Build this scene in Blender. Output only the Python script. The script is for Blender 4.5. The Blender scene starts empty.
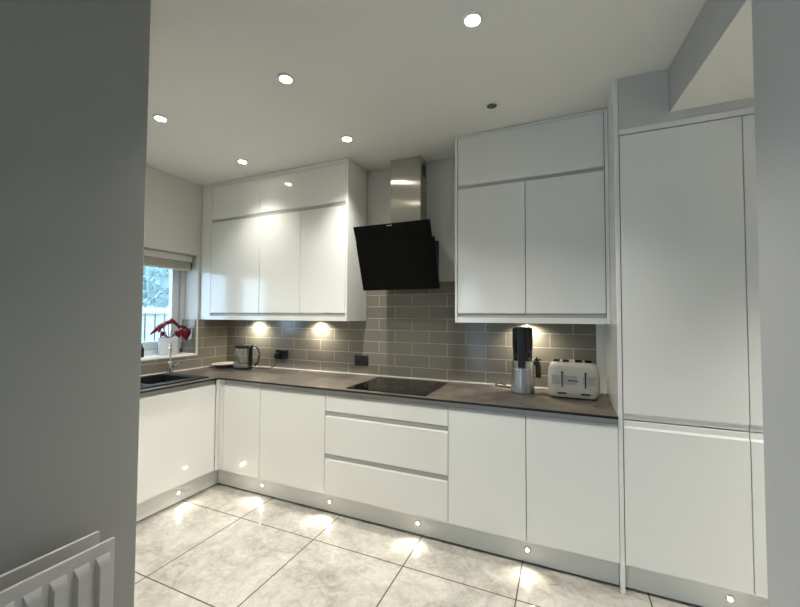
import bpy, bmesh, math, random
from mathutils import Vector, Matrix
random.seed(7)
SC = bpy.context.scene
COL = SC.collection
PI = math.pi

# ------------------------------------------------------------------ materials
def _mat(name):
    m = bpy.data.materials.new(name); m.use_nodes = True
    return m, m.node_tree, m.node_tree.nodes['Principled BSDF']

def S(rgb):      # sRGB 0-255 -> linear
    return tuple((c/255/12.92 if c/255 <= .04045 else ((c/255+.055)/1.055)**2.4) for c in rgb) + (1,)

def plain(name, rgb, rough=.4, metal=0, bump=0, bscale=200, var=0, vscale=6, coat=0, spec=.5):
    m, nt, b = _mat(name)
    b.inputs['Base Color'].default_value = S(rgb)
    b.inputs['Roughness'].default_value = rough
    b.inputs['Metallic'].default_value = metal
    b.inputs['Coat Weight'].default_value = coat
    b.inputs['Specular IOR Level'].default_value = spec
    tc = nt.nodes.new('ShaderNodeTexCoord')
    if var:
        n = nt.nodes.new('ShaderNodeTexNoise'); n.inputs['Scale'].default_value = vscale
        n.inputs['Detail'].default_value = 5
        nt.links.new(tc.outputs['Object'], n.inputs['Vector'])
        r = nt.nodes.new('ShaderNodeValToRGB')
        a = S(rgb)
        r.color_ramp.elements[0].position = .3; r.color_ramp.elements[1].position = .7
        r.color_ramp.elements[0].color = tuple(c*(1-var) for c in a[:3]) + (1,)
        r.color_ramp.elements[1].color = tuple(min(1, c*(1+var)) for c in a[:3]) + (1,)
        nt.links.new(n.outputs['Fac'], r.inputs['Fac']); nt.links.new(r.outputs['Color'], b.inputs['Base Color'])
    if bump:
        n = nt.nodes.new('ShaderNodeTexNoise'); n.inputs['Scale'].default_value = bscale
        n.inputs['Detail'].default_value = 3
        nt.links.new(tc.outputs['Object'], n.inputs['Vector'])
        bp = nt.nodes.new('ShaderNodeBump'); bp.inputs['Strength'].default_value = bump
        bp.inputs['Distance'].default_value = .002
        nt.links.new(n.outputs['Fac'], bp.inputs['Height']); nt.links.new(bp.outputs['Normal'], b.inputs['Normal'])
    return m

def emit(name, rgb, strength):
    m, nt, b = _mat(name)
    b.inputs['Base Color'].default_value = S(rgb)
    b.inputs['Emission Color'].default_value = S(rgb)
    b.inputs['Emission Strength'].default_value = strength
    return m

def brick(name, c1, c2, cm, w, h, mortar, offs, ox, oy, axis, rough, bump, vein=None):
    """brick pattern in world metres: axis 'xy', 'xz' or 'yz'"""
    m, nt, b = _mat(name); N = nt.nodes.new; L = nt.links.new
    g = N('ShaderNodeNewGeometry')
    sp = N('ShaderNodeSeparateXYZ'); L(g.outputs['Position'], sp.inputs[0])
    cb = N('ShaderNodeCombineXYZ')
    for k, a in enumerate(axis):
        ad = N('ShaderNodeMath'); ad.operation = 'ADD'
        L(sp.outputs['XYZ'.index(a.upper())], ad.inputs[0]); ad.inputs[1].default_value = (-ox + w*60, -oy + h*60)[k]
        L(ad.outputs[0], cb.inputs[k])
    t = N('ShaderNodeTexBrick'); L(cb.outputs[0], t.inputs['Vector'])
    t.offset = offs; t.offset_frequency = 2; t.squash = 1; t.squash_frequency = 2
    t.inputs['Scale'].default_value = 1; t.inputs['Mortar Size'].default_value = mortar
    t.inputs['Mortar Smooth'].default_value = .2; t.inputs['Bias'].default_value = 0
    t.inputs['Brick Width'].default_value = w; t.inputs['Row Height'].default_value = h
    t.inputs['Color1'].default_value = S(c1); t.inputs['Color2'].default_value = S(c2); t.inputs['Mortar'].default_value = S(cm)
    col = t.outputs['Color']
    if vein:
        n = N('ShaderNodeTexNoise'); n.inputs['Scale'].default_value = 2.3; n.inputs['Detail'].default_value = 9; n.inputs['Roughness'].default_value = .68
        n.inputs['Distortion'].default_value = .9
        n2 = N('ShaderNodeTexNoise'); n2.inputs['Scale'].default_value = 14; n2.inputs['Detail'].default_value = 8; n2.inputs['Roughness'].default_value = .7
        n2.inputs['Distortion'].default_value = 1.5
        L(g.outputs['Position'], n.inputs['Vector']); L(g.outputs['Position'], n2.inputs['Vector'])
        mx = N('ShaderNodeMix'); mx.data_type = 'FLOAT'; mx.inputs['Factor'].default_value = .38
        L(n.outputs['Fac'], mx.inputs['A']); L(n2.outputs['Fac'], mx.inputs['B'])
        r = N('ShaderNodeValToRGB'); L(mx.outputs['Result'], r.inputs['Fac'])
        e = r.color_ramp.elements
        e[0].position = .36; e[0].color = S(vein[0]); e[1].position = .62; e[1].color = S(vein[2])
        x = e.new(.48); x.color = S(vein[1])
        mm = N('ShaderNodeMix'); mm.data_type = 'RGBA'; mm.blend_type = 'MIX'
        L(t.outputs['Fac'], mm.inputs['Factor']); L(r.outputs['Color'], mm.inputs['A']); mm.inputs['B'].default_value = S(cm)
        col = mm.outputs['Result']
    L(col, b.inputs['Base Color'])
    b.inputs['Roughness'].default_value = rough
    bp = N('ShaderNodeBump'); bp.inputs['Strength'].default_value = bump; bp.inputs['Distance'].default_value = .0015; bp.invert = True
    L(t.outputs['Fac'], bp.inputs['Height']); L(bp.outputs['Normal'], b.inputs['Normal'])
    return m

def stone(name):
    m, nt, b = _mat(name); N = nt.nodes.new; L = nt.links.new
    g = N('ShaderNodeNewGeometry')
    n = N('ShaderNodeTexNoise'); n.inputs['Scale'].default_value = 5; n.inputs['Detail'].default_value = 10; n.inputs['Roughness'].default_value = .7; n.inputs['Distortion'].default_value = .8
    L(g.outputs['Position'], n.inputs['Vector'])
    r = N('ShaderNodeValToRGB'); L(n.outputs['Fac'], r.inputs['Fac'])
    e = r.color_ramp.elements
    e[0].position = .33; e[0].color = S((56, 52, 47)); e[1].position = .68; e[1].color = S((120, 110, 97))
    x = e.new(.5); x.color = S((84, 77, 69))
    L(r.outputs['Color'], b.inputs['Base Color'])
    b.inputs['Roughness'].default_value = .3
    return m

def brushed(name):
    m, nt, b = _mat(name); N = nt.nodes.new; L = nt.links.new
    b.inputs['Base Color'].default_value = S((190, 187, 180)); b.inputs['Metallic'].default_value = 1
    b.inputs['Roughness'].default_value = .17
    b.inputs['Anisotropic'].default_value = 1; b.inputs['Anisotropic Rotation'].default_value = 0
    t = N('ShaderNodeTangent'); t.direction_type = 'RADIAL'; t.axis = 'Z'
    L(t.outputs[0], b.inputs['Tangent'])
    return m

def pane_mat(name, tint=(1, 1, 1, 1), fac=.07, rough=.02):
    m = bpy.data.materials.new(name); m.use_nodes = True; nt = m.node_tree; nt.nodes.clear()
    N = nt.nodes.new; L = nt.links.new
    o = N('ShaderNodeOutputMaterial'); mx = N('ShaderNodeMixShader'); mx.inputs[0].default_value = fac
    t = N('ShaderNodeBsdfTransparent'); t.inputs['Color'].default_value = tint
    g = N('ShaderNodeBsdfGlossy'); g.inputs['Roughness'].default_value = rough
    L(t.outputs[0], mx.inputs[1]); L(g.outputs[0], mx.inputs[2]); L(mx.outputs[0], o.inputs['Surface'])
    return m

M = {}
M['gloss']   = plain('gloss_white', (228, 228, 223), .11, coat=.1)
M['ceilpanel'] = plain('filler_paint', (196, 196, 190), .4)
M['carcass'] = plain('carcass_white', (205, 205, 200), .5)
M['channel'] = plain('channel_grey', (166, 167, 165), .4)
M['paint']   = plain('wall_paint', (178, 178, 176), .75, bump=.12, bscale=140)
M['paintg']  = plain('grey_wall_paint', (156, 156, 152), .75, bump=.12, bscale=140)
M['paintw']  = plain('kitchen_paint', (210, 209, 203), .75, bump=.1, bscale=140)
M['ceil']    = plain('ceiling_paint', (228, 227, 221), .8, bump=.08, bscale=140)
M['floor']   = brick('floor_tile', (200,195,185), (200,195,185), (84,78,72), .61, .64, .004, 0, 1.145, -.868, 'xy', .16, .25,
                     vein=((128,124,116), (164,160,152), (188,185,177)))
M['tiles']   = brick('wall_tile', (126,121,109), (119,114,103), (174,169,156), .2985, .0985, .0028, .5, 2.517, .889, 'xz', .16, .5)
M['tiles_s'] = brick('wall_tile_side', (126,121,109), (119,114,103), (174,169,156), .2985, .0985, .0028, .5, -.145, .889, 'yz', .16, .5)
M['tiles_r'] = brick('wall_tile_reveal', (126,121,109), (119,114,103), (174,169,156), .2985, .0985, .0028, .5, -.10, .889, 'xz', .16, .5)
M['stone']   = stone('worktop_stone')
M['white']   = plain('white_plastic', (228, 228, 224), .3)
M['trim']    = plain('white_trim', (225, 224, 216), .35)
M['upvc']    = plain('window_upvc', (215, 218, 220), .3)
M['black']   = plain('black_plastic', (20, 20, 21), .35)
M['socket']  = plain('black_nickel', (26, 25, 24), .22, spec=.6)
M['hole']    = plain('socket_hole', (4, 4, 4), .9, spec=.05)
M['glossblk']= plain('black_glass', (5, 5, 6), .09, spec=.35)
M['hoodblk'] = plain('hood_black_glass', (3, 3, 3), .32, spec=.12)
M['sink']    = plain('black_composite', (12, 12, 13), .5, bump=.2, bscale=400)
M['mark']    = plain('hob_marking', (38, 38, 38), .4)
M['chrome']  = plain('chrome', (215, 215, 212), .12, metal=1)
M['steel']   = plain('satin_steel', (178, 178, 176), .32, metal=1)
M['brushed'] = brushed('brushed_steel')
M['silver']  = plain('silver_plastic', (176, 177, 178), .27, metal=.75)
M['cream']   = plain('cream_enamel', (166, 163, 152), .22, coat=.3)
M['creamband']=plain('cream_panel', (140, 140, 135), .3)
M['smoked']  = plain('smoked_jar', (18, 15, 13), .12)
M['radiator']= plain('radiator_enamel', (192, 188, 185), .35)
M['lamp']    = emit('lamp_lens', (255, 248, 228), 30)
M['lampoff'] = plain('lamp_unlit', (88, 86, 80), .25)
M['plamp']   = emit('plinth_lens', (255, 246, 222), 3.5)
M['ulamp']   = emit('under_lens', (255, 244, 216), 18)
M['pot']     = plain('pot_ceramic', (214, 214, 216), .35)
M['soil']    = plain('soil', (45, 34, 27), .9, var=.3, vscale=40)
M['red']     = plain('red_spathe', (112, 10, 28), .3, var=.2, vscale=20)
M['stem']    = plain('plant_stem', (88, 42, 44), .5)
M['blind']   = plain('blind_slat', (196, 190, 176), .5)
M['headrail']= plain('blind_rail', (208, 207, 200), .4)
M['glass']   = pane_mat('window_glass', (.96, .98, 1, 1), .06)
M['kglass']  = pane_mat('kettle_glass', (.93, .93, .92, 1), .12, .04)
M['dish']    = plain('pale_dish', (214, 208, 194), .25)
M['bottle']  = plain('dark_bottle', (26, 30, 44), .2)
M['leaf']    = plain('hedge_leaf', (128, 152, 150), .6, var=.2, vscale=5)
M['fence']   = plain('fence_wood', (150, 148, 140), .8, var=.15, vscale=8)
M['ground']  = plain('patio_ground', (170, 168, 160), .9, var=.1)

# ------------------------------------------------------------------ mesh helpers (world coordinates)
def NB(): return bmesh.new()

def box(bm, x0, x1, y0, y1, z0, z1, bev=0, seg=2):
    t = bmesh.new()
    bmesh.ops.create_cube(t, size=1)
    bmesh.ops.scale(t, vec=(abs(x1-x0), abs(y1-y0), abs(z1-z0)), verts=t.verts)
    bmesh.ops.translate(t, vec=((x0+x1)/2, (y0+y1)/2, (z0+z1)/2), verts=t.verts)
    if bev: bmesh.ops.bevel(t, geom=t.edges[:], offset=bev, segments=seg, profile=.5, affect='EDGES')
    merge(bm, t); return bm

def merge(bm, t):
    me = bpy.data.meshes.new('tmp'); t.to_mesh(me); t.free(); bm.from_mesh(me); bpy.data.meshes.remove(me)

def prism(bm, poly, a0, a1, axis='x', bev=0):
    """poly: 2-D outline; axis 'x' -> (y,z), 'y' -> (x,z), 'z' -> (x,y)"""
    t = bmesh.new()
    def P(u, v, a): return {'x': (a, u, v), 'y': (u, a, v), 'z': (u, v, a)}[axis]
    A = [t.verts.new(P(u, v, a0)) for u, v in poly]; B = [t.verts.new(P(u, v, a1)) for u, v in poly]
    t.faces.new(A); t.faces.new(B[::-1])
    for i in range(len(poly)):
        j = (i+1) % len(poly); t.faces.new((A[j], A[i], B[i], B[j]))
    bmesh.ops.recalc_face_normals(t, faces=t.faces)
    if bev: bmesh.ops.bevel(t, geom=t.edges[:], offset=bev, segments=2, profile=.5, affect='EDGES')
    merge(bm, t); return bm

def lathe(bm, cx, cy, prof, n=32, axis='z', sx=1, sy=1):
    """prof: (radius, height) list; revolved about an axis through (cx,cy,0) offset"""
    t = bmesh.new(); rings = []
    for r, h in prof:
        ring = []
        for k in range(n):
            a = 2*PI*k/n
            ring.append(t.verts.new((r*math.cos(a)*sx, r*math.sin(a)*sy, h)))
        rings.append(ring)
    for a, b in zip(rings, rings[1:]):
        for k in range(n):
            j = (k+1) % n; t.faces.new((a[k], a[j], b[j], b[k]))
    t.faces.new(rings[0][::-1]); t.faces.new(rings[-1])
    bmesh.ops.recalc_face_normals(t, faces=t.faces)
    if axis == 'z': bmesh.ops.translate(t, vec=(cx, cy, 0), verts=t.verts)
    merge(bm, t); return bm

def lathe_dir(bm, origin, direction, prof, n=24):
    t = bmesh.new(); lathe(t, 0, 0, prof, n)
    q = Vector((0, 0, 1)).rotation_difference(Vector(direction).normalized()).to_matrix().to_4x4()
    bmesh.ops.transform(t, matrix=Matrix.Translation(origin) @ q, verts=t.verts)
    merge(bm, t); return bm

def smooth_path(pts, n=8):
    P = [Vector(p) for p in pts]; out = []
    Q = [P[0]*2-P[1]] + P + [P[-1]*2-P[-2]]
    for i in range(1, len(Q)-2):
        for k in range(n):
            t = k/n
            a, b, c, d = Q[i-1:i+3]
            out.append(.5*((2*b)+(c-a)*t+(2*a-5*b+4*c-d)*t*t+(3*b-3*c+d-a)*t**3))
    out.append(P[-1]); return out

def tube(bm, pts, r, n=10, smooth=True):
    pts = smooth_path(pts) if smooth and len(pts) > 2 else [Vector(p) for p in pts]
    t = bmesh.new(); rings = []; up = None
    for i, p in enumerate(pts):
        d = (pts[min(i+1, len(pts)-1)] - pts[max(i-1, 0)]).normalized()
        if up is None: up = d.orthogonal().normalized()
        up = (up - d*up.dot(d)).normalized(); s = d.cross(up)
        rr = r(i/(len(pts)-1)) if callable(r) else r
        rings.append([t.verts.new(p + (up*math.cos(2*PI*k/n) + s*math.sin(2*PI*k/n))*rr) for k in range(n)])
    for a, b in zip(rings, rings[1:]):
        for k in range(n): t.faces.new((a[k], a[(k+1) % n], b[(k+1) % n], b[k]))
    t.faces.new(rings[0][::-1]); t.faces.new(rings[-1])
    bmesh.ops.recalc_face_normals(t, faces=t.faces)
    merge(bm, t); return bm

# ------------------------------------------------------------------ objects
def link(name, bm, mat, off=(0, 0, 0)):
    me = bpy.data.meshes.new(name)
    bmesh.ops.translate(bm, vec=-Vector(off), verts=bm.verts)
    bm.to_mesh(me); bm.free()
    me.shade_smooth(); me.set_sharp_from_angle(angle=math.radians(32))
    me.materials.append(M[mat])
    o = bpy.data.objects.new(name, me); COL.objects.link(o)
    if mat != 'leaf':
        wn = o.modifiers.new('normals', 'WEIGHTED_NORMAL'); wn.keep_sharp = True; wn.weight = 90
    return o

def root_of(o):
    while o.parent: o = o.parent
    return o

def thing(name, label, cat, loc, group=None):
    o = bpy.data.objects.new(name, None); COL.objects.link(o); o.location = loc
    o.empty_display_size = .1
    o['label'] = label; o['category'] = cat
    if group: o['group'] = group
    return o

def part(name, bm, mat, parent, label=None):
    o = link(name, bm, mat, root_of(parent).location)
    o.parent = parent
    if label: o['label'] = label
    return o

def single(name, bm, mat, label, cat, loc, group=None):
    o = link(name, bm, mat, loc); o.location = loc
    o['label'] = label; o['category'] = cat
    if group: o['group'] = group
    return o

def struct(name, bm, mat, parent=None):
    o = link(name, bm, mat)
    if parent: o.parent = parent
    else: o['kind'] = 'structure'
    return o

def dup(root, loc, label, group=None):
    r = root.copy(); COL.objects.link(r); r.location = loc; r['label'] = label
    if group: r['group'] = group
    def rec(src, dst):
        for ch in list(src.children):
            if ch.type == 'LIGHT': continue
            c = ch.copy(); COL.objects.link(c); c.parent = dst; rec(ch, c)
    rec(root, r)
    return r

# ------------------------------------------------------------------ key dimensions (metres)
F = -.611           # face of base and tall doors
U = -.327           # face of wall cabinets
WT = .894           # worktop top
ZC = 2.66           # ceiling
ZL = 2.434          # lowered ceiling
XP = 3.457          # tall end panel
YE = -1.94          # kitchen side of the return wall
CX, CY, CZ = 3.2042, -2.8385, 1.403

# ------------------------------------------------------------------ setting
struct('floor', box(NB(), -.3, 5.5, -5.4, .1, -.1, 0), 'floor')
struct('ceiling', box(NB(), -.3, 5.5, -5.4, .1, ZC, ZC+.12), 'ceil')
def bx(y): return 3.70 + .08*(F - y)      # slanted line of bulkhead and right wall
struct('ceiling_lowered', prism(NB(), [(3.7025, .0), (3.7025, F), (bx(-5.3)+.0025, -5.3), (5.4, -5.3), (5.4, 0)], ZL, ZC-.0005, 'z'), 'ceil')
# thin skin on the bulkhead side, darker than the ceiling, in the right wall's material
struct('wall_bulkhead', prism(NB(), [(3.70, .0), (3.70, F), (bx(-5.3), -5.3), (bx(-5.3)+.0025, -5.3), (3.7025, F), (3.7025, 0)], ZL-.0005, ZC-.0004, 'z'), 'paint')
struct('wall_back', box(NB(), -.3, 5.5, 0, .1, 0, ZC), 'paintw')
WY0, WY1, WZ0, WZ1 = -.35, -1.55, 1.03, 1.972
bm = NB()
box(bm, -.3, 0, WY0, 0, 0, ZC); box(bm, -.3, 0, YE-.1, WY1, 0, ZC)
box(bm, -.3, 0, WY1, WY0, 0, WZ0); box(bm, -.3, 0, WY1, WY0, WZ1, ZC)
struct('wall_left', bm, 'paintw')
struct('wall_return', box(NB(), 0, 1.65, YE-.1, YE, 0, ZC), 'paintw')
bm = NB(); box(bm, 1.60, 1.75, -3.55, -1.939, 0, ZC, .004, 3)
box(bm, 1.60, 1.75, -5.3, -5.2, 0, ZC); box(bm, 1.60, 1.75, -5.2, -3.55, 0, .06); box(bm, 1.60, 1.75, -5.2, -3.55, 2.3, ZC)
struct('wall_partition', bm, 'paintg')
rw = -1.382
struct('wall_right', prism(NB(), [(bx(rw)-.02, rw), (bx(-5.3)-.02, -5.3), (bx(-5.3)+.12, -5.3), (bx(rw)+.12, rw)], 0, ZC-.0002, 'z', .003), 'paint')
struct('wall_side', box(NB(), 5.4, 5.5, -5.3, 0, 0, ZC), 'paintw')
struct('wall_front', box(NB(), 1.6, 5.5, -5.4, -5.3, 0, ZC), 'paint')
# window in the dining end, behind the camera
bm = NB()
for z in (.06, 2.24): box(bm, 1.62, 1.68, -5.2, -3.55, z, z+.06)
for y in (-5.2, -4.405, -3.61): box(bm, 1.62, 1.68, y, y+.06, .06, 2.3)
w2 = struct('window_2', bm, 'upvc')
for y in (-5.14, -4.345): struct('pane', box(NB(), 1.645, 1.655, y, y+.735, .12, 2.24), 'glass', w2)

# splashback tiling
wb = bpy.data.objects['wall_back']; wl = bpy.data.objects['wall_left']
struct('tiling', box(NB(), 0, 3.402, -.008, -.0002, WT, 1.677), 'tiles', wb)
bm = NB(); box(bm, .0002, .008, WY0, 0, WT, 1.359); box(bm, .0002, .008, YE+.001, WY0, WT, WZ0)
struct('tiling', bm, 'tiles_s', wl)
struct('reveal_tiling', box(NB(), -.17, .0, WY0-.028, WY0-.0002, WZ0+.012, 1.36), 'tiles_r', wl)
bm = NB(); box(bm, -.002, .012, WY0-.012, WY0+.002, WZ0, 1.36, .002); box(bm, -.002, .012, WY1, WY0+.002, WZ0-.010, WZ0+.004, .002)
struct('trim_1', bm, 'trim')
bm = NB(); box(bm, .008, XP-.001, -.020, -.008, WT, WT+.011, .003)
struct('trim_2', bm, 'trim')
bm = NB(); box(bm, .008, .020, YE+.002, -.020, WT, WT+.011, .003)
struct('trim_3', bm, 'trim')
struct('end_strip', box(NB(), 3.4025, XP-.0005, -.012, -.0002, WT+.0005, 1.359, .001), 'gloss', wb)
# window
struct('window_sill', box(NB(), -.18, .0, WY1, WY0, WZ0, WZ0+.012, .003), 'trim', wl)
bm = NB(); fx0, fx1 = -.25, -.18
a, b_, c, d = WY1, WY0, WZ0+.012, WZ1
box(bm, fx0, fx1, b_-.045, b_, c, d, .004); box(bm, fx0, fx1, a, a+.045, c, d, .004)
box(bm, fx0, fx1, a, b_, c, c+.045, .004); box(bm, fx0, fx1, a, b_, d-.045, d, .004)
box(bm, fx0, fx1, -.96, -.90, c, d, .004)
w1 = struct('window_1', bm, 'upvc')
for (s0, s1) in ((-.90, -.397), (-1.503, -.96)):
    bm = NB(); sx0, sx1 = -.24, -.195
    z0, z1 = c+.047, d-.047; s0 += .002; s1 -= .002; t = .072
    box(bm, sx0, sx1, s0, s0+t, z0, z1, .004); box(bm, sx0, sx1, s1-t, s1, z0, z1, .004)
    box(bm, sx0, sx1, s0, s1, z0, z0+t, .004); box(bm, sx0, sx1, s0, s1, z1-t, z1, .004)
    sash = struct('sash', bm, 'upvc', w1)
    struct('pane', box(NB(), -.222, -.214, s0+t-.004, s1-t+.004, z0+t-.004, z1-t+.004), 'glass', sash)
# blind
t = thing('venetian_blind', 'raised white venetian blind stacked at the top of the kitchen window', 'blind', (-.08, -.95, WZ1))
part('headrail', box(NB(), -.125, -.06, -1.53, -.368, 1.905, 1.965, .004), 'headrail', t)
bm = NB()
for k in range(9): box(bm, -.118, -.068, -1.525, -.378, 1.838+k*.007, 1.838+k*.007+.0045, .001, 1)
part('slat_stack', bm, 'blind', t, 'beige stacked slats')
part('bottom_rail', box(NB(), -.118, -.068, -1.525, -.378, 1.824, 1.837, .003), 'blind', t)
part('end_clip', box(NB(), -.116, -.07, -.372, -.366, 1.84, 1.906, .002), 'black', t, 'dark end clip')

# ------------------------------------------------------------------ outside
struct('ground', box(NB(), -9, -.35, -9, 6, -.12, -.02), 'ground')
t = thing('garden_fence', 'pale wooden garden fence seen through the kitchen window', 'fence', (-2.6, 1, -.02))
bm = NB(); y = -2.2
while y < 4.2:
    box(bm, -2.62, -2.60, y, y+.13, .0, 1.52 + .02*random.random(), .003, 1); y += .15
part('palings', bm, 'fence', t)
for z in (.45, 1.42): part('rail', box(NB(), -2.60, -2.55, -2.2, 4.2, z, z+.09, .004), 'fence', t)
for y in (-2.1, -.3, 1.5, 3.3): part('post', box(NB(), -2.72, -2.62, y, y+.1, -.02, 1.66, .006), 'fence', t)
bm = NB()
for k in range(14000):
    p = Vector((-3.6 + .55*random.random()*random.choice((-1, 1)), random.uniform(-3, 5.5), random.uniform(0.2, 4.3 + .5*math.sin(k))))
    n = Vector((random.gauss(.4, .6), random.gauss(0, .6), random.gauss(.4, .6))).normalized()
    u = n.orthogonal().normalized(); v = n.cross(u); s = random.uniform(.026, .05)
    vs = [bm.verts.new(p + u*s*1.6), bm.verts.new(p + v*s*.6 + n*s*.2), bm.verts.new(p - u*s*1.4), bm.verts.new(p - v*s*.6 + n*s*.2)]
    bm.faces.new(vs)
for k in range(8): tube(bm, [(-3.6, -2.6+k, -.02), (-3.6+.1*math.sin(k), -2.5+k, 1.2), (-3.62, -2.6+k, 2.6)], .03, 6)
box(bm, -3.9, -3.75, -3, 5.5, 0, 4.3)
h = link('hedge', bm, 'leaf', (-3.6, 1, -.02)); h.location = (-3.6, 1, -.02)
h['label'] = 'tall leafy hedge in daylight beyond the garden fence'; h['category'] = 'hedge'

# ------------------------------------------------------------------ cabinets
BEV = .0012
def door_x(x0, x1, z0, z1, y, top=True, bottom=False, th=.019, lip=.012):
    """door facing -y with handleless bevelled edge at the top and/or bottom"""
    pts = [(y+th, z0)]
    pts += [(y+.010, z0), (y, z0+lip)] if bottom else [(y, z0)]
    pts += [(y, z1-lip), (y+.010, z1)] if top else [(y, z1)]
    pts += [(y+th, z1)]
    return prism(NB(), pts, x0+.002, x1-.002, 'x', BEV)

def carcass_x(x0, x1, y0, y1, z0, z1, top=False, shelf=True):
    bm = NB(); t = .018
    box(bm, x0, x0+t, y0, y1, z0, z1); box(bm, x1-t, x1, y0, y1, z0, z1)
    box(bm, x0+t, x1-t, y0, y1, z0, z0+t); box(bm, x0+t, x1-t, y1-.008, y1, z0+t, z1)
    if top: box(bm, x0+t, x1-t, y0, y1, z1-t, z1)
    if shelf: box(bm, x0+t, x1-t, y0+.03, y1-.008, (z0+z1)/2, (z0+z1)/2+t)
    return bm

DZ0, DZ1 = .150, .846       # base door bottom / top
def channel(x0, x1, z0, z1, y, d=.010):
    """recessed handle channel, an L profile"""
    return prism(NB(), [(y+d, z0-.001), (y+d, z1), (y+.040, z1), (y+.040, z0-.03), (y+.024, z0-.03), (y+.024, z0-.001)], x0+.001, x1-.001, 'x')
def base_unit(x0, x1, label, hinge='left'):
    t = thing('base_cabinet', label, 'cabinet', ((x0+x1)/2, F, 0), 'white gloss base cabinets along the back wall')
    part('carcass', carcass_x(x0+.001, x1-.001, F+.043, -.03, .15, .872, shelf=False), 'carcass', t)
    part('door', door_x(x0, x1, DZ0, DZ1, F), 'gloss', t)
    part('handle_channel', channel(x0, x1, DZ1+.003, .8805, F), 'channel', t, 'grey recessed channel')
    for x in (x0+.07, x1-.07):
        for y in (F+.12, -.12): part('foot', lathe(NB(), x, y, [(.022, .0), (.022, .01), (.014, .02), (.014, .15)], 12), 'black', t)
    return t
X0, X1, X2, X3, X4 = .666, 1.052, 1.652, 2.5515, 3.0035
base_unit(X0, X1, 'narrow white gloss base cabinet in the corner of the worktop, left of the wide door')
base_unit(X1, X2, 'wide white gloss base cabinet left of the drawer unit')
base_unit(X3, X4, 'white gloss base cabinet immediately right of the drawer unit')
base_unit(X4, XP, 'white gloss base cabinet below the toaster, beside the tall end panel')
# corner post
bm = NB(); prism(bm, [(.611, F-.030), (.630, F-.030), (.630, F), (X0-.002, F), (X0-.002, F+.019), (.611, F+.019)], .15, .8805, 'z', .001)
single('corner_post', bm, 'gloss', 'narrow white corner post between the sink cabinet and the corner cabinet', 'filler panel', (.63, F, .15))

# drawers
t = thing('drawer_cabinet', 'white gloss unit of three drawers under the hob', 'drawers', ((X2+X3)/2, F, 0))
part('carcass', carcass_x(X2+.001, X3-.001, F+.043, -.03, .15, .872, shelf=False), 'carcass', t)
for z0, z1 in ((.150, .404), (.433, .703), (.731, .846)):
    part('drawer', door_x(X2, X3, z0, z1, F), 'gloss', t)
for z0, z1 in ((.405, .431), (.704, .729), (.849, .8805)):
    ch = part('handle_channel', channel(X2, X3, z0, z1, F, .010 if z0 > .8 else .004), 'channel', t, 'grey recessed channel')
    if z0 < .8:
        part('end_cap', box(NB(), X2+.0015, X2+.004, F+.0005, F+.0035, z0-.0005, z1-.0005), 'channel', ch)
        part('end_cap', box(NB(), X3-.004, X3-.0015, F+.0005, F+.0035, z0-.0005, z1-.0005), 'channel', ch)
bm = NB()
for x in (X2+.07, X3-.07):
    for y in (F+.12, -.12): part('foot', lathe(NB(), x, y, [(.022, .0), (.022, .01), (.014, .02), (.014, .15)], 12), 'black', t)
# sink run (faces +x)
def door_y(y0, y1, z0, z1, x, lip=.012, th=.019):
    return prism(NB(), [(x-th, z0), (x, z0), (x, z1-lip), (x-.010, z1), (x-th, z1)], y0+.002, y1-.002, 'y', BEV)
def side_unit(y0, y1, label, group):
    xf = .611
    t = thing('base_cabinet', label, 'cabinet', (xf, (y0+y1)/2, 0), group)
    bm = NB(); q = .018; xa, xb = .03, xf-.043
    box(bm, xa, xb, y0+.001, y0+q, .15, .872); box(bm, xa, xb, y1-q, y1-.001, .15, .872)
    box(bm, xa, xb, y0+q, y1-q, .15, .15+q); box(bm, xa, xa+.008, y0+q, y1-q, .15+q, .872)
    part('carcass', bm, 'carcass', t)
    part('door', door_y(y0, y1, DZ0, DZ1, xf), 'gloss', t)
    z0, z1 = DZ1+.003, .8805; y = xf
    bm = prism(NB(), [(y-.010, z0-.001), (y-.010, z1), (y-.040, z1), (y-.040, z0-.03), (y-.024, z0-.03), (y-.024, z0-.001)], y0+.001, y1-.001, 'y')
    part('handle_channel', bm, 'channel', t, 'grey recessed channel')
    for yy in (y0+.07, y1-.07):
        for x in (.12, .46): part('foot', lathe(NB(), x, yy, [(.022, .0), (.022, .01), (.014, .02), (.014, .15)], 12), 'black', t)
side_unit(-1.243, -.643, 'wide white gloss cabinet door under the black sink', 'white gloss base cabinets under the sink')
side_unit(-1.90, -1.243, 'white gloss cabinet beyond the sink, hidden behind the grey wall', 'white gloss base cabinets under the sink')
# plinths
bm = NB(); box(bm, .556, XP-.001, -.556, -.541, .007, .1485, .001)
single('plinth', bm, 'gloss', 'long white plinth below the base cabinets on the back wall', 'plinth', (2.0, -.55, 0))
bm = NB(); box(bm, .541, .556, YE+.005, -.5565, .007, .1485, .001)
single('plinth', bm, 'gloss', 'short white plinth below the sink cabinets', 'plinth', (.55, -1.2, 0))
bm = NB(); box(bm, XP+.021, 4.49, -.556, -.541, .007, .1485, .001)
single('plinth', bm, 'gloss', 'white plinth below the tall cabinets', 'plinth', (3.98, -.55, 0))
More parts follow.
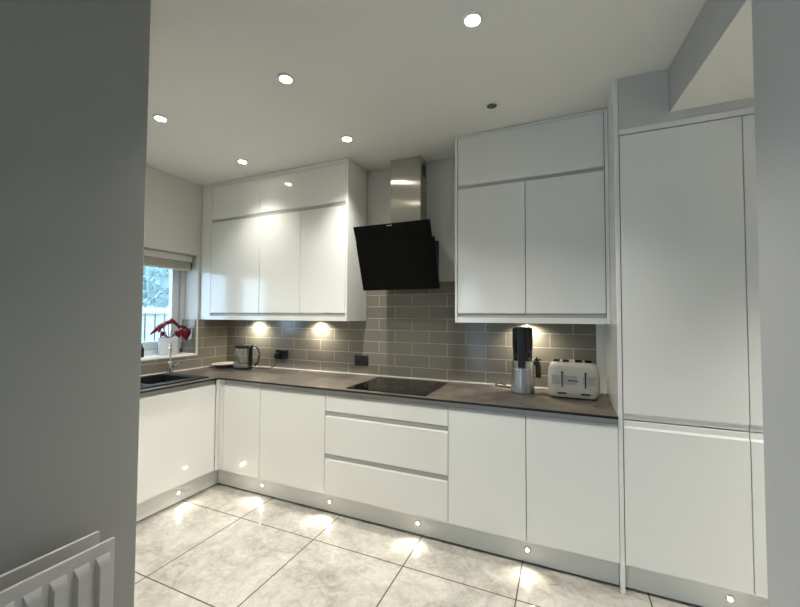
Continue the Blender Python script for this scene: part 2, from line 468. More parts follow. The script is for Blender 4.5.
# tall units
single('end_panel', box(NB(), XP, XP+.020, F, -.0005, 0, ZC-.001, .0015), 'gloss',
       'floor to ceiling white gloss end panel between the worktop and the tall cabinets', 'end panel', (XP+.01, F, 0))
TX = XP+.022
def tall(x0, x1, label):
    t = thing('tall_cabinet', label, 'cabinet', ((x0+x1)/2, F, 0), 'white tall cabinets on the right')
    part('carcass', carcass_x(x0+.001, x1-.001, F+.022, -.004, .15, 2.352, top=True), 'carcass', t)
    part('lower_door', prism(NB(), [(F+.019, .150), (F, .150), (F, .836), (F+.011, .845), (F+.011, .870), (F+.013, .873), (F+.019, .873)], x0+.0018, x1-.0018, 'x', .0008), 'gloss', t)
    part('upper_door', prism(NB(), [(F+.019, .879), (F+.013, .879), (F+.011, .882), (F+.011, .903), (F, .912), (F, 2.352), (F+.019, 2.352)], x0+.0018, x1-.0018, 'x', .0008), 'gloss', t)
    for x in (x0+.07, x1-.07):
        for y in (F+.12, -.12): part('foot', lathe(NB(), x, y, [(.022, .0), (.022, .01), (.014, .02), (.014, .15)], 12), 'black', t)
tall(TX, 3.983, 'tall white two-door cabinet beside the worktop end panel')
tall(3.983, 4.487, 'tall white cabinet mostly hidden behind the right foreground wall')
single('end_panel', box(NB(), 4.49, 4.51, F, -.0005, 0, ZL-.001, .0015), 'gloss', 'far white end panel of the tall cabinets, behind the right wall', 'end panel', (4.5, F, 0))
single('cornice_strip', box(NB(), TX, 4.488, F, F+.05, 2.358, 2.388, .001), 'gloss', 'thin white cornice strip along the top of the tall cabinets', 'trim strip', (3.98, F, 2.358))
bm = NB(); prism(bm, [(TX, 2.389), (4.488, 2.389), (4.488, ZL-.001), (3.699, ZL-.001), (3.699, ZC-.001), (TX, ZC-.001)], F+.001, F+.018, 'y', .0008)
single('filler_panel', bm, 'ceilpanel' if 'ceilpanel' in M else 'gloss', 'pale filler panel closing the gap between tall cabinets and ceiling', 'filler panel', (3.9, F, 2.389))

# wall cabinets
BZ0, BZ1, TZ0, TZ1 = 1.416, 2.281, 2.305, 2.622
def surround(x0, x1, pl, pr, label, top):
    """outer frame: end panels / fillers pl, pr wide, pelmet and top fascia"""
    t = thing('cabinet_surround', label, 'cabinet frame', ((x0+x1)/2, U, 1.36), 'white frames around the wall cabinets')
    part('bottom_pelmet', box(NB(), x0+pl, x1-pr, U, -.010, 1.360, 1.396, .001), 'gloss', t)
    part('top_fascia', box(NB(), x0+pl, x1-pr, U, U+.04, top, ZC-.004, .001), 'gloss', t)
    part('side_panel', box(NB(), x0, x0+pl-.0008, U, -.010, 1.360, ZC-.004, .001), 'gloss', t)
    part('side_panel', box(NB(), x1-pr+.0008, x1, U, -.010, 1.360, ZC-.004, .001), 'gloss', t)
def wall_unit(x0, x1, z0, z1, doors, label, group, lower):
    t = thing('wall_cabinet', label, 'cabinet', ((x0+x1)/2, U, z0), group)
    part('carcass', carcass_x(x0+.001, x1-.001, U+.045, -.012, z0-(.0 if lower else -.001), z1, top=True), 'carcass', t)
    for a, b in zip(doors, doors[1:]):
        part('door', door_x(a, b, z0, z1, U, top=False, bottom=True, lip=.010), 'gloss', t)
    zc0, zc1 = (1.397, z0-.002) if lower else (BZ1+.001, z0-.001)
    part('handle_channel', box(NB(), x0+.0005, x1-.0005, U+.004, U+.040, zc0, zc1, .0005), 'channel', t, 'grey recessed channel')
G1 = 'white gloss wall cabinets left of the hood'; G2 = 'white gloss wall cabinets right of the hood'
surround(.009, 1.648, .129, .017, 'white frame around the wall cabinets left of the hood', TZ1+.003)
wall_unit(.139, .742, BZ0, BZ1, [.139, .742], 'single door white gloss wall cabinet nearest the window', G1, True)
wall_unit(.742, 1.630, BZ0, BZ1, [.742, 1.188, 1.630], 'two-door white gloss wall cabinet next to the left side of the hood', G1, True)
wall_unit(.139, .742, TZ0, TZ1, [.139, .742], 'short white top cabinet above the single door, nearest the window', G1, False)
wall_unit(.742, 1.630, TZ0, TZ1, [.742, 1.630], 'long white flap-door top cabinet at the ceiling, left of the hood', G1, False)
surround(2.517, XP-.001, .018, .019, 'white frame around the wall cabinets right of the hood', 2.641)
wall_unit(2.536, 3.436, BZ0, BZ1, [2.536, 2.983, 3.436], 'two-door white gloss wall cabinet above the juicer and toaster', G2, True)
wall_unit(2.536, 3.436, TZ0, 2.638, [2.536, 3.436], 'long white flap-door top cabinet at the ceiling, right of the hood', G2, False)

# ------------------------------------------------------------------ worktop, hob, sink
bm = NB(); z0, z1 = .881, WT
XW, YW = .631, F-.020
box(bm, .009, XP-.001, YW, -.009, z0, z1)                       # back run
bx0, bx1, by0, by1 = .105, .490, -1.10, -.74                     # bowl opening
box(bm, .009, bx0, YE+.002, YW, z0, z1); box(bm, bx1, XW, YE+.002, YW, z0, z1)
box(bm, bx0, bx1, by1, YW, z0, z1); box(bm, bx0, bx1, YE+.002, by0, z0, z1)
wt = single('worktop', bm, 'stone', 'dark brown stone-effect worktop running round the corner', 'worktop', (2, -.3, .881))
bm = NB()
box(bm, XW, XP-.001, YW-.0012, YW, z0-.0005, z1-.0012); box(bm, XW, XW+.0012, YE+.002, YW-.0012, z0-.0005, z1-.0012)
part('edge', bm, 'black', wt, 'black worktop edge')

t = thing('induction_hob', 'black glass induction hob set in the worktop below the hood', 'hob', (2.10, -.33, WT))
part('glass_top', box(NB(), 1.805, 2.395, -.585, -.075, WT+.0003, WT+.006, .0018), 'glossblk', t)
def ring(cx, cy, r, z, w=.0018):
    bm = NB(); n = 48
    for k in range(n):
        a, b = 2*PI*k/n, 2*PI*(k+1)/n
        vs = [bm.verts.new((cx+rr*math.cos(q), cy+rr*math.sin(q), z)) for rr, q in ((r-w, a), (r+w, a), (r+w, b), (r-w, b))]
        bm.faces.new(vs)
    return bm
for (x, y, r) in ((1.95, -.20, .09), (2.25, -.20, .075), (1.95, -.42, .075), (2.25, -.42, .09)):
    part('cooking_zone', ring(x, y, r, WT+.0063), 'mark', t)
for k in range(7): part('touch_control', box(NB(), 1.98+k*.04, 1.99+k*.04, -.553, -.549, WT+.0061, WT+.0064), 'mark', t)

t = thing('kitchen_sink', 'black composite sink and drainer in the worktop below the window', 'sink', (.30, -1.05, WT))
sx0, sx1, sy0, sy1 = .065, .560, -1.60, -.668; zt = WT+.010
bm = NB()
box(bm, sx0, bx0, sy0, sy1, WT+.0003, zt, .003); box(bm, bx1, sx1, sy0, sy1, WT+.0003, zt, .003)
box(bm, bx0, bx1, by1, sy1, WT+.0003, zt, .003); box(bm, bx0, bx1, by0-.03, by0, WT+.0003, zt, .003)
box(bm, bx0-.003, bx1+.003, sy0, sy0+.02, WT+.0003, zt, .003)
part('rim', bm, 'sink', t)
bm = NB(); e = .012; zb = .73
box(bm, bx0+.001, bx0+e, by0+.001, by1-.001, zb, zt-.001); box(bm, bx1-e, bx1-.001, by0+.001, by1-.001, zb, zt-.001)
box(bm, bx0+e, bx1-e, by0+.001, by0+e, zb, zt-.001); box(bm, bx0+e, bx1-e, by1-e, by1-.001, zb, zt-.001)
box(bm, bx0+.001, bx1-.001, by0+.001, by1-.001, zb-.01, zb)
bw = part('bowl', bm, 'sink', t)
bm = NB(); lathe(bm, (bx0+bx1)/2, (by0+by1)/2, [(.042, zb+.0005), (.042, zb+.003), (.03, zb+.004), (.028, zb+.002)], 24)
part('waste', bm, 'chrome', bw, 'chrome waste ring')
bm = NB(); box(bm, bx0, bx1, sy0+.02, by0-.03, WT+.0003, WT+.004)
for k in range(9): box(bm, bx0+.03+k*.04, bx0+.042+k*.04, sy0+.04, by0-.05, WT+.004, WT+.007, .001, 1)
part('drainer', bm, 'sink', t)

t = thing('kitchen_tap', 'slim chrome tap standing behind the black sink', 'tap', (.083, -.668, zt))
tx, ty = .085, -.668
bm = NB(); lathe(bm, tx, ty, [(.028, zt+.0003), (.028, zt+.005), (.022, zt+.009), (.021, zt+.085), (.016, zt+.092), (.012, zt+.10)], 24)
part('body', bm, 'chrome', t)
bm = NB(); dx, dy = .80, -.58
tube(bm, [(tx, ty, zt+.09), (tx, ty, zt+.20), (tx+.01*dx, ty+.01*dy, zt+.235), (tx+.05*dx, ty+.05*dy, zt+.258), (tx+.13*dx, ty+.13*dy, zt+.25), (tx+.165*dx, ty+.165*dy, zt+.225), (tx+.17*dx, ty+.17*dy, zt+.20)], .0085, 14)
part('spout', bm, 'chrome', t)
bm = NB(); tube(bm, [(tx+.012, ty+.018, zt+.055), (tx+.018, ty+.045, zt+.055)], .012, 14); tube(bm, [(tx+.018, ty+.045, zt+.055), (tx+.03, ty+.062, zt+.10)], .005, 10)
part('lever', bm, 'chrome', t)

# ------------------------------------------------------------------ hood
t = thing('cooker_hood', 'angled black glass cooker hood with steel chimney above the hob', 'cooker hood', (2.065, 0, 1.6))
bm = NB(); box(bm, 1.935, 2.193, -.145, -.0003, 2.0, ZC-.001, .002)
chn = part('chimney', bm, 'brushed', t, 'brushed steel chimney')
bm = NB()
for k in range(5): box(bm, 2.1932, 2.1942, -.105, -.035, 2.52+k*.018, 2.529+k*.018)
part('vent_slots', bm, 'hole', chn, 'dark vent slots')
bm = NB(); prism(bm, [(-.0085, 1.63), (-.245, 1.625), (-.365, 1.905), (-.33, 1.965), (-.0085, 2.002)], 1.832, 2.300, 'x', .004)
part('body', bm, 'hoodblk', t)
def slab(x0, x1, pt, pb, th):
    d = Vector((pb[0]-pt[0], pb[1]-pt[1])).normalized(); n = Vector((-d[1], d[0]))
    if n[0] < 0: n = -n
    n *= th
    return prism(NB(), [pt, pb, (pb[0]+n[0], pb[1]+n[1]), (pt[0]+n[0], pt[1]+n[1])], x0, x1, 'x', .0025)
part('glass_panel', slab(1.757, 2.384, (-.384, 1.957), (-.262, 1.600), .018), 'hoodblk', t)
fl = part('glass_flap', slab(1.772, 2.374, (-.452, 2.062), (-.400, 1.944), .014), 'hoodblk', t)
bm = NB()
d = Vector((0, .050, -.112)).normalized(); n = Vector((0, -d.z, d.y)); n = n if n.y < 0 else -n
for k, wd in enumerate((.012, .010, .012)):
    c = Vector((2.052+k*.015, -.452, 2.062)) + d*.013 + n*.0006
    vs = [bm.verts.new(c + Vector((sx*wd/2, 0, 0)) + d*sy*.0045) for sx, sy in ((-1, -1), (1, -1), (1, 1), (-1, 1))]
    bm.faces.new(vs)
part('badge', bm, 'silver', fl, 'small pale maker mark')

# ------------------------------------------------------------------ lamps
def spot(name, loc, direction, energy, size, blend, rad, col=(1, .97, .89)):
    l = bpy.data.lights.new(name, 'SPOT'); l.energy = energy; l.spot_size = math.radians(size); l.spot_blend = blend
    l.shadow_soft_size = rad; l.color = col
    o = bpy.data.objects.new(name, l); COL.objects.link(o); o.location = loc
    o.rotation_euler = Vector(direction).to_track_quat('-Z', 'Y').to_euler()
    return o
def downlight(x, y, label, lit=True, z=ZC, k=1, first={}):
    key = lit
    if key not in first:
        t = thing('downlight', label, 'downlight', (x, y, ZC), 'ceiling downlights')
        bm = NB(); lathe(bm, x, y, [(.030, ZC-.0062), (.034, ZC-.0085), (.043, ZC-.005), (.045, ZC-.0004)], 32)
        part('bezel', bm, 'white', t)
        bm = NB(); lathe(bm, x, y, [(.005, ZC-.0098), (.025, ZC-.0095), (.0295, ZC-.0075)], 28)
        part('lens', bm, 'lamp' if lit else 'lampoff', t, 'glowing lens' if lit else 'dark unlit lens')
        first[key] = t
    else:
        t = dup(first[key], (x, y, z), label)
    if lit: spot('downlight_beam', (x, y, z-.013), (0, 0, -1), DOWN_E*k, 110, 1, .03)
    return t
DOWN_E = 74
YA, YB = -.605, -1.31
downlight(.858, YB, 'glowing ceiling downlight nearest the grey left wall', k=1.15)
downlight(.815, YA, 'glowing ceiling downlight above the wall cabinets nearest the window', k=.48)
downlight(1.808, YA, 'glowing ceiling downlight in front of the left end of the hood', k=1.15)
downlight(1.866, YB, 'glowing ceiling downlight in mid ceiling, left of the one at the top edge', k=1.15)
downlight(2.863, YB, 'glowing ceiling downlight at the top edge of the picture', k=1.15)
downlight(2.825, YA-.022, 'unlit ceiling downlight with dark lens in front of the right wall cabinets', lit=False)

downlight(4.95, -1.3, 'added unseen downlight that brightens the lowered ceiling beyond the right wall', z=ZL, k=3.0)  # lamp added out of view; its bounce lifts the lowered ceiling

def plinth_light(loc, facing, label, first=[]):
    if not first:
        t = thing('plinth_light', label, 'plinth light', loc, 'small round plinth lights')
        x, y, z = loc
        bm = NB(); lathe_dir(bm, (x, y, z), (0, -1, 0), [(.017, .0003), (.017, .003), (.014, .005), (.0115, .005)], 24)
        part('bezel', bm, 'chrome', t)
        bm = NB(); lathe_dir(bm, (x, y, z), (0, -1, 0), [(.0115, .002), (.0105, .007), (.006, .010), (.001, .011)], 20)
        part('lens', bm, 'plamp', t, 'glowing lens')
        first.append(t)
    else:
        t = dup(first[0], loc, label)
    if facing == 'x': t.rotation_euler = (0, 0, PI/2)
    v = (0, -1, 0) if facing == 'y' else (1, 0, 0)
    p = Vector(loc) + Vector(v)*.016
    spot('plinth_beam', p, Vector(v)+Vector((0, 0, -.22)), PL_E, 140, 1, .008, (1, .92, .78))
PL_E = 2.2
PZ = .077
plinth_light((1.040, -.5565, PZ), 'y', 'plinth light below the seam right of the narrow corner cabinet')
plinth_light((1.664, -.5565, PZ), 'y', 'plinth light below the left end of the drawers')
plinth_light((2.337, -.5565, PZ), 'y', 'plinth light below the right half of the drawers')
plinth_light((3.003, -.5565, PZ), 'y', 'plinth light below the seam of the two cabinets under juicer and toaster')
plinth_light((3.911, -.5565, PZ), 'y', 'plinth light below the tall cabinet')
plinth_light((.5565, -.909, PZ), 'x', 'plinth light below the sink cabinet')

def under_light(x, label, first=[]):
    y, z = -.072, 1.360
    if not first:
        t = thing('cabinet_light', label, 'cabinet light', (x, y, z), 'round lights under the wall cabinets')
        bm = NB(); lathe(bm, x, y, [(.028, z-.0025), (.033, z-.002), (.034, z-.0003)], 28)
        part('bezel', bm, 'steel', t)
        bm = NB(); lathe(bm, x, y, [(.004, z-.0034), (.022, z-.0033), (.026, z-.0026)], 24)
        part('lens', bm, 'ulamp', t, 'glowing lens')
        first.append(t)
    else: dup(first[0], (x, y, z), label)
    spot('cabinet_beam', (x, y, z-.006), (0, .12, -1), UN_E, 158, .8, .012, (1, .93, .78))
UN_E = 10
under_light(.445, 'light under the wall cabinet above the glass kettle')
under_light(1.184, 'light under the two-door wall cabinet left of the hood')
under_light(2.968, 'light under the wall cabinet above the juicer')

# ------------------------------------------------------------------ sockets
def socket(x0, x1, z0, z1, label, plugged):
    cx, cz = (x0+x1)/2, (z0+z1)/2; y = -.008
    t = thing('double_socket', label, 'socket', (cx, y, cz), 'black double sockets on the tiles')
    part('plate', box(NB(), x0, x1, y-.009, y-.0003, z0, z1, .003), 'socket', t)
    for s in (-1, 1):
        sx = cx + s*.036
        bm = NB(); box(bm, sx-.003, sx+.003, y-.0096, y-.0085, cz+.002, cz+.011)
        for q in (-1, 1): box(bm, sx+q*.011-.004, sx+q*.011+.004, y-.0096, y-.0085, cz-.020, cz-.015)
        part('pin_holes', bm, 'hole', t)
        part('rocker_switch', box(NB(), cx+s*.014-.006, cx+s*.014+.006, y-.012, y-.008, cz+.012, cz+.030, .0015), 'black', t)
    for x in (x0+.012, x1-.012):
        pass
    return t
socket(.664, .810, .985, 1.073, 'black double socket with a plug in it, right of the kettle', True)
socket(1.540, 1.672, .976, 1.062, 'empty black double socket on the tiles beside the hob', False)

# ------------------------------------------------------------------ worktop things
Z = WT+.0004
kx, ky = .405, -.170
t = thing('electric_kettle', 'glass electric kettle with black lid, in the worktop corner', 'kettle', (kx, ky, Z))
bm = NB(); lathe(bm, kx, ky, [(.082, Z), (.084, Z+.006), (.080, Z+.018), (.060, Z+.020)], 36)
part('power_base', bm, 'black', t)
bm = NB(); lathe(bm, kx, ky, [(.084, Z+.021), (.086, Z+.03), (.086, Z+.05), (.085, Z+.052)], 36)
part('heating_base', bm, 'steel', t, 'steel lower band')
bm = NB()
pr = [(.085, Z+.053), (.086, Z+.10), (.083, Z+.16), (.078, Z+.196)]
tmp = bmesh.new(); rings = []
for r, h in pr + [(r-.003, h) for r, h in pr[::-1]]:
    rings.append([tmp.verts.new((kx+r*math.cos(2*PI*k/36), ky+r*math.sin(2*PI*k/36), h)) for k in range(36)])
for a, b in zip(rings, rings[1:] + rings[:1]):
    for k in range(36): tmp.faces.new((a[k], a[(k+1) % 36], b[(k+1) % 36], b[k]))
bmesh.ops.recalc_face_normals(tmp, faces=tmp.faces); merge(bm, tmp)
part('glass_jug', bm, 'kglass', t, 'clear glass jug')
bm = NB(); lathe(bm, kx, ky, [(.079, Z+.197), (.081, Z+.200), (.081, Z+.218), (.074, Z+.226), (.02, Z+.230)], 36)
prism(bm, [(kx-.105, ky-.018), (kx-.07, ky-.04), (kx-.07, ky+.04), (kx-.105, ky+.018)], Z+.203, Z+.222, 'z', .003)
ld = part('lid', bm, 'black', t, 'black lid and pouring lip')
bm = NB(); lathe(bm, kx, ky, [(.016, Z+.2305), (.018, Z+.238), (.012, Z+.242)], 20)
part('lid_knob', bm, 'chrome', ld)
bm = NB(); hx = kx+.086
box(bm, hx-.002, hx+.016, ky-.018, ky+.018, Z+.03, Z+.215, .004)
tube(bm, [(hx+.008, ky, Z+.208), (hx+.06, ky-.008, Z+.218), (hx+.105, ky-.012, Z+.19), (hx+.118, ky-.012, Z+.13), (hx+.10, ky-.01, Z+.07), (hx+.075, ky-.008, Z+.045)], .013, 12)
part('handle', bm, 'black', t, 'black handle')
bm = NB(); tube(bm, [(hx+.073, ky-.024, Z+.212), (hx+.112, ky-.025, Z+.186), (hx+.126, ky-.025, Z+.13), (hx+.108, ky-.022, Z+.07)], .006, 8)
part('handle_trim', bm, 'chrome', t, 'chrome strip on handle')
bm = NB(); tube(bm, [(kx+.06, ky+.05, Z+.006), (kx+.16, ky+.07, Z+.004), (.62, -.085, Z+.004), (.67, -.055, Z+.02), (.695, -.045, Z+.06), (.690, -.045, Z+.10)], .0036, 8)
part('power_cord', bm, 'black', t)
part('plug', box(NB(), .672, .715, -.052, -.0185, .990, 1.045, .006), 'black', t)

t = thing('shallow_dish', 'pale shallow round dish on a dark stand in the worktop corner', 'dish', (.17, -.17, Z))
bm = NB(); lathe(bm, .165, -.165, [(.075, Z), (.080, Z+.004), (.078, Z+.014), (.055, Z+.016)], 32)
part('stand', bm, 'black', t, 'dark stand')
bm = NB(); lathe(bm, .165, -.165, [(.050, Z+.0165), (.085, Z+.020), (.124, Z+.034), (.127, Z+.038), (.122, Z+.040), (.08, Z+.036), (.02, Z+.034)], 40)
part('bowl', bm, 'dish', t)

jx, jy = 2.948, -.190
t = thing('slow_juicer', 'silver juicer with tall black feed tube on the worktop', 'juicer', (jx, jy, Z))
bm = NB(); lathe(bm, jx, jy, [(.070, Z), (.076, Z+.004), (.077, Z+.015), (.074, Z+.10), (.071, Z+.15), (.070, Z+.151)], 40)
part('motor_base', bm, 'silver', t)
bm = NB(); lathe(bm, jx, jy, [(.0705, Z+.152), (.0722, Z+.154), (.0722, Z+.161), (.0705, Z+.163)], 40)
part('band', bm, 'chrome', t, 'bright chrome band')
bm = NB(); lathe(bm, jx, jy, [(.070, Z+.164), (.070, Z+.205), (.066, Z+.214), (.05, Z+.216)], 40)
part('collar', bm, 'silver', t)
bm = NB(); lathe(bm, jx, jy, [(.060, Z+.217), (.062, Z+.225), (.062, Z+.29), (.0655, Z+.292), (.066, Z+.425), (.065, Z+.43), (.02, Z+.431)], 40)
part('feed_tube', bm, 'smoked', t, 'tall smoked black feed tube')
bm = NB()
for a in (0, 1, 2, 3, 4, 5): 
    ang = a*PI/3; lathe(bm, jx+.036*math.cos(ang), jy+.036*math.sin(ang), [(.018, Z+.4312), (.017, Z+.436), (.008, Z+.438)], 14)
part('lid', bm, 'black', t)
bm = NB(); box(bm, jx-.024, jx+.024, jy-.0795, jy-.060, Z+.170, Z+.43, .006)
part('front_strip', bm, 'black', t, 'black strip down the front')
bm = NB()
tube(bm, [(jx+.058, jy+.03, Z+.20), (jx+.090, jy+.03, Z+.195), (jx+.098, jy+.03, Z+.16), (jx+.098, jy+.03, Z+.10)], .019, 12)
box(bm, jx+.082, jx+.094, jy+.02, jy+.04, Z+.205, Z+.240, .003)
box(bm, jx+.070, jx+.118, jy+.02, jy+.04, Z+.214, Z+.226, .004)
part('juice_spout', bm, 'black', t)
bm = NB(); tube(bm, [(jx-.06, jy+.05, Z+.012), (2.83, -.075, Z+.006), (2.765, -.055, Z+.008), (2.745, -.05, Z+.016), (2.775, -.05, Z+.022), (2.82, -.06, Z+.016)], .0045, 8)
part('power_cord', bm, 'black', t)

# toaster
tx0, tx1, ty0, ty1, tz0, tz1 = 3.107, 3.403, -.295, -.075, Z+.010, Z+.224
t = thing('toaster', 'cream four-slot toaster on the worktop beside the tall panel', 'toaster', ((tx0+tx1)/2, (ty0+ty1)/2, Z))
bm = NB()
# rounded, slightly tapering body
sec = [(.012, .0), (.002, .018), (.0, .05), (.0, .12), (.006, .178), (.018, .200), (.036, .214)]
tmp = bmesh.new(); rings = []
def rrect(x0, x1, y0, y1, r, n=6):
    pts = []
    for cx, cy, a0 in ((x1-r, y1-r, 0), (x0+r, y1-r, PI/2), (x0+r, y0+r, PI), (x1-r, y0+r, 1.5*PI)):
        for k in range(n+1):
            a = a0 + PI/2*k/n; pts.append((cx+r*math.cos(a), cy+r*math.sin(a)))
    return pts
for ins, h in sec:
    rings.append([tmp.verts.new((x, y, tz0+h)) for x, y in rrect(tx0+ins, tx1-ins, ty0+ins*.7, ty1-ins*.7, .045-ins*.4)])
n = len(rings[0])
for a, b in zip(rings, rings[1:]):
    for k in range(n): tmp.faces.new((a[k], a[(k+1) % n], b[(k+1) % n], b[k]))
tmp.faces.new(rings[0][::-1]); tmp.faces.new(rings[-1])
bmesh.ops.recalc_face_normals(tmp, faces=tmp.faces); merge(bm, tmp)
body = part('body', bm, 'cream', t)
bm = NB(); prism(bm, rrect(tx0+.018, tx1-.018, ty0+.016, ty1-.016, .035), Z, tz0+.002, 'z')
part('base', bm, 'black', t, 'black base')
for x in (tx0+.052, tx0+.107, tx0+.182, tx0+.237):
    part('slot', box(NB(), x-.019, x+.019, ty0+.036, ty1-.036, tz1-.0005, tz1+.0008, .0003, 1), 'hole', t, 'dark toast slot')
yf = ty0
for x in (tx0+.085, tx0+.215):
    part('lever_slot', box(NB(), x-.0035, x+.0035, yf-.0016, yf+.002, tz0+.062, tz0+.150, .0006, 1), 'black', t, 'black lever slot')
    part('lever', box(NB(), x-.006, x+.006, yf-.016, yf-.001, tz0+.148, tz0+.160, .003), 'black', t)
    bm = NB(); box(bm, x-.026, x+.026, yf-.0022, yf+.004, tz0+.022, tz0+.030, .001, 1)
    part('control_strip', bm, 'black', t, 'dark control buttons')
bm = NB(); box(bm, tx0+.028, tx0+.168, yf-.0009, yf+.002, tz0+.080, tz0+.135, .0004, 1); box(bm, tx0+.200, tx1-.03, yf-.0009, yf+.002, tz0+.080, tz0+.135, .0004, 1)
part('front_plate', bm, 'creamband', body)
bm = NB()
for k, (w, h) in enumerate(((.007, .010), (.006, .007), (.006, .009), (.004, .010), (.007, .007), (.005, .008), (.006, .007))):
    x = tx0+.122+k*.0082; box(bm, x, x+w, yf-.0014, yf+.001, tz0+.100, tz0+.100+h)
part('badge', bm, 'black', body, 'small dark maker mark')

# ------------------------------------------------------------------ window sill things
px, py, pz = -.095, -.565, WZ0+.0124
t = thing('potted_plant', 'red-leaved flowering plant in a white pot on the window sill', 'plant', (px, py, pz))
bm = NB(); lathe(bm, px, py, [(.070, pz), (.076, pz+.004), (.082, pz+.14), (.084, pz+.152), (.080, pz+.154), (.077, pz+.14), (.03, pz+.135)], 36)
part('pot', bm, 'pot', t)
bm = NB(); lathe(bm, px, py, [(.0745, pz+.136), (.074, pz+.142), (.01, pz+.146)], 28)
part('soil', bm, 'soil', t)
def spathe(tip, base, width, normal, curve=.02):
    """heart-shaped leaf from base to tip"""
    B, T = Vector(base), Vector(tip); ax = T-B; L = ax.length; ax.normalize()
    nn = Vector(normal); nn = (nn - ax*nn.dot(ax)).normalized(); sd = ax.cross(nn)
    prof = [(-.12, .35), (-.16, .7), (-.05, .95), (.12, 1), (.35, .88), (.6, .58), (.82, .26), (1, .01)]
    bm = NB()
    for off in (0, .0025):
        rows = []
        for s, w in prof:
            row = []
            for q in (-1, -.5, 0, .5, 1):
                ss = s if abs(q) > .2 else max(s, 0 + .0*s)
                p = B + ax*(ss*L) + sd*(q*w*width/2) + nn*(curve*(1-q*q) - curve*1.6*max(0, s)**2 + off)
                row.append(bm.verts.new(p))
            rows.append(row)
        for a, b in zip(rows, rows[1:]):
            for k in range(4): bm.faces.new((a[k], a[k+1], b[k+1], b[k]))
    return bm
cam = Vector((CX-px, CY-py, 0)).normalized()
def leaf(stem_pts, tip, base, width, up=(0, 0, .3)):
    st = part('stem', tube(NB(), stem_pts, .0032, 7), 'stem', t)
    part('leaf', spathe(tip, base, width, cam + Vector(up)), 'red', t, 'dark red leaf')
s0 = (px, py, pz+.14)
leaf([s0, (px+.0, py-.03, pz+.20), (px, py-.06, pz+.265)], (px, py-.165, pz+.205), (px, py-.055, pz+.268), .055, (0, -.3, 1.0))
leaf([s0, (px, py+.0, pz+.22), (px, py-.0, pz+.29)], (px, py-.095, pz+.272), (px+.01, py+.02, pz+.298), .05, (0, 0, 1.2))
leaf([s0, (px, py+.03, pz+.22), (px, py+.025, pz+.30)], (px, py+.125, pz+.245), (px+.01, py+.02, pz+.303), .055, (0, .3, 1.0))
leaf([s0, (px+.02, py+.06, pz+.20), (px+.03, py+.13, pz+.235)], (px+.045, py+.145, pz+.115), (px+.03, py+.14, pz+.212), .095)
leaf([s0, (px+.02, py+.035, pz+.17), (px+.02, py+.07, pz+.205)], (px+.03, py+.085, pz+.135), (px+.02, py+.075, pz+.205), .055)
leaf([s0, (px, py-.04, pz+.18), (px, py-.085, pz+.235)], (px, py-.09, pz+.195), (px, py-.085, pz+.245), .035)
leaf([s0, (px, py-.02, pz+.17), (px, py-.05, pz+.19)], (px, py-.075, pz+.165), (px, py-.05, pz+.20), .04)
part('leaf', spathe((px+.02, py+.19, pz+.235), (px+.02, py+.10, pz+.247), .022, cam+Vector((0, 0, 1))), 'stem', t, 'thin dark leaf')
bm = NB(); bx_, by_ = -.075, -.815; z = pz
lathe(bm, bx_, by_, [(.020, z), (.022, z+.004), (.022, z+.075), (.012, z+.088), (.010, z+.089)], 24)
t = thing('sill_bottle', 'small dark bottle on the window sill by the grey wall edge', 'bottle', (bx_, by_, z))
part('bottle_body', bm, 'bottle', t)
bm = NB(); lathe(bm, bx_, by_, [(.011, z+.0893), (.011, z+.108), (.009, z+.110)], 18)
part('cap', bm, 'black', t)

# ------------------------------------------------------------------ radiator
t = thing('radiator', 'white double-panel radiator on the grey left wall', 'radiator', (1.83, -2.7, .12))
RY0, RY1, RZ0, RZ1 = -3.30, -2.096, .12, .70
def rad_panel(x0, x1, ridges):
    bm = NB(); box(bm, x0, x1, RY0, RY1, RZ0, RZ1, .003)
    if ridges:
        p = .0555; y = RY1-.034
        while y > RY0+.03:
            tmp = bmesh.new()
            w0, w1, h = .040, .028, .016
            za, zb = RZ0+.035, RZ1-.034
            o = [tmp.verts.new((x1-.001, y+a, z)) for a, z in ((-w0/2, za), (w0/2, za), (w0/2, zb), (-w0/2, zb))]
            i = [tmp.verts.new((x1+h, y+a, z)) for a, z in ((-w1/2, za+.028), (w1/2, za+.028), (w1/2, zb-.028), (-w1/2, zb-.028))]
            tmp.faces.new(i)
            for k in range(4): tmp.faces.new((o[k], o[(k+1) % 4], i[(k+1) % 4], i[k]))
            bmesh.ops.recalc_face_normals(tmp, faces=tmp.faces)
            merge(bm, tmp); y -= p
    return bm
part('front_panel', rad_panel(1.888, 1.900, True), 'radiator', t)
part('back_panel', rad_panel(1.806, 1.818, False), 'radiator', t)
bm = NB(); y = RY1-.05
while y > RY0+.05:
    box(bm, 1.818, 1.888, y-.001, y+.001, RZ0+.05, RZ1-.17); y -= .02
part('convector_fins', bm, 'radiator', t)
bm = NB(); 
for z in (RZ0+.03, RZ1-.20): tube(bm, [(1.818, RY1-.03, z), (1.888, RY1-.03, z)], .016, 12)
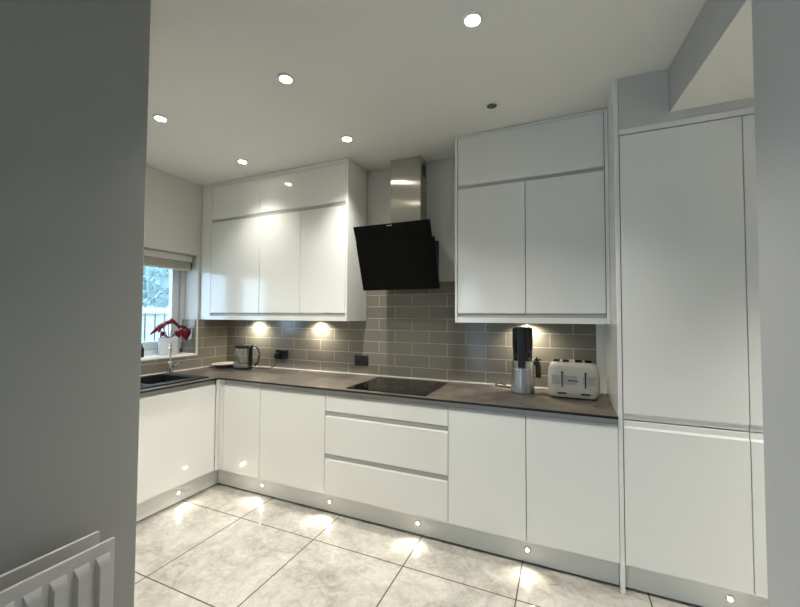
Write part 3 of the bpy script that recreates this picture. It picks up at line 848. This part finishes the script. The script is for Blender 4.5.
tube(bm, [(1.853, RY1-.03, RZ0+.03), (1.853, RY1+.025, RZ0+.03), (1.853, RY1+.03, RZ0+.0), (1.853, RY1+.03, .001)], .008, 10)
part('pipe', bm, 'white', t)
bm = NB()
for y in (RY1-.20, RY0+.20): box(bm, 1.7503, 1.806, y-.015, y+.015, RZ0+.06, RZ1-.06)
part('bracket', bm, 'white', t)

# ------------------------------------------------------------------ daylight
w = bpy.data.worlds.new('World'); SC.world = w; w.use_nodes = True
bg = w.node_tree.nodes['Background']; bg.inputs['Color'].default_value = (.58, .79, 1.0, 1); bg.inputs['Strength'].default_value = 4.6
def portal(loc, rot, sx, sy):
    l = bpy.data.lights.new('daylight_portal', 'AREA'); l.shape = 'RECTANGLE'; l.size = sx; l.size_y = sy; l.cycles.is_portal = True
    o = bpy.data.objects.new('daylight_portal', l); COL.objects.link(o); o.location = loc; o.rotation_euler = rot
portal((1.59, -4.375, 1.18), (0, -PI/2, 0), 2.24, 1.65)
portal((-.31, -.95, 1.5), (0, -PI/2, 0), .95, 1.2)

# ------------------------------------------------------------------ camera
cam_d = bpy.data.cameras.new('camera'); cam_o = bpy.data.objects.new('camera', cam_d); COL.objects.link(cam_o)
yaw, pit, rol, fpx = .4133, .0334, .0048, 373.05
c, s = math.cos(yaw), math.sin(yaw)
fw = Vector((-s, c, 0)); r = Vector((c, s, 0)); up = Vector((0, 0, 1))
f2 = fw*math.cos(pit) + up*math.sin(pit); u2 = up*math.cos(pit) - fw*math.sin(pit)
r3 = r*math.cos(rol) + u2*math.sin(rol); u3 = u2*math.cos(rol) - r*math.sin(rol)
mw = Matrix((r3, u3, -f2)).transposed().to_4x4(); mw.translation = (CX, CY, CZ)
cam_o.matrix_world = mw
cam_d.sensor_fit = 'HORIZONTAL'; cam_d.sensor_width = 36; cam_d.lens = fpx*36/800; cam_d.clip_start = .02
SC.camera = cam_o
vs = SC.view_settings
vs.view_transform = 'Standard'; vs.look = 'None'; vs.exposure = .74; vs.gamma = 1; vs.use_curve_mapping = False
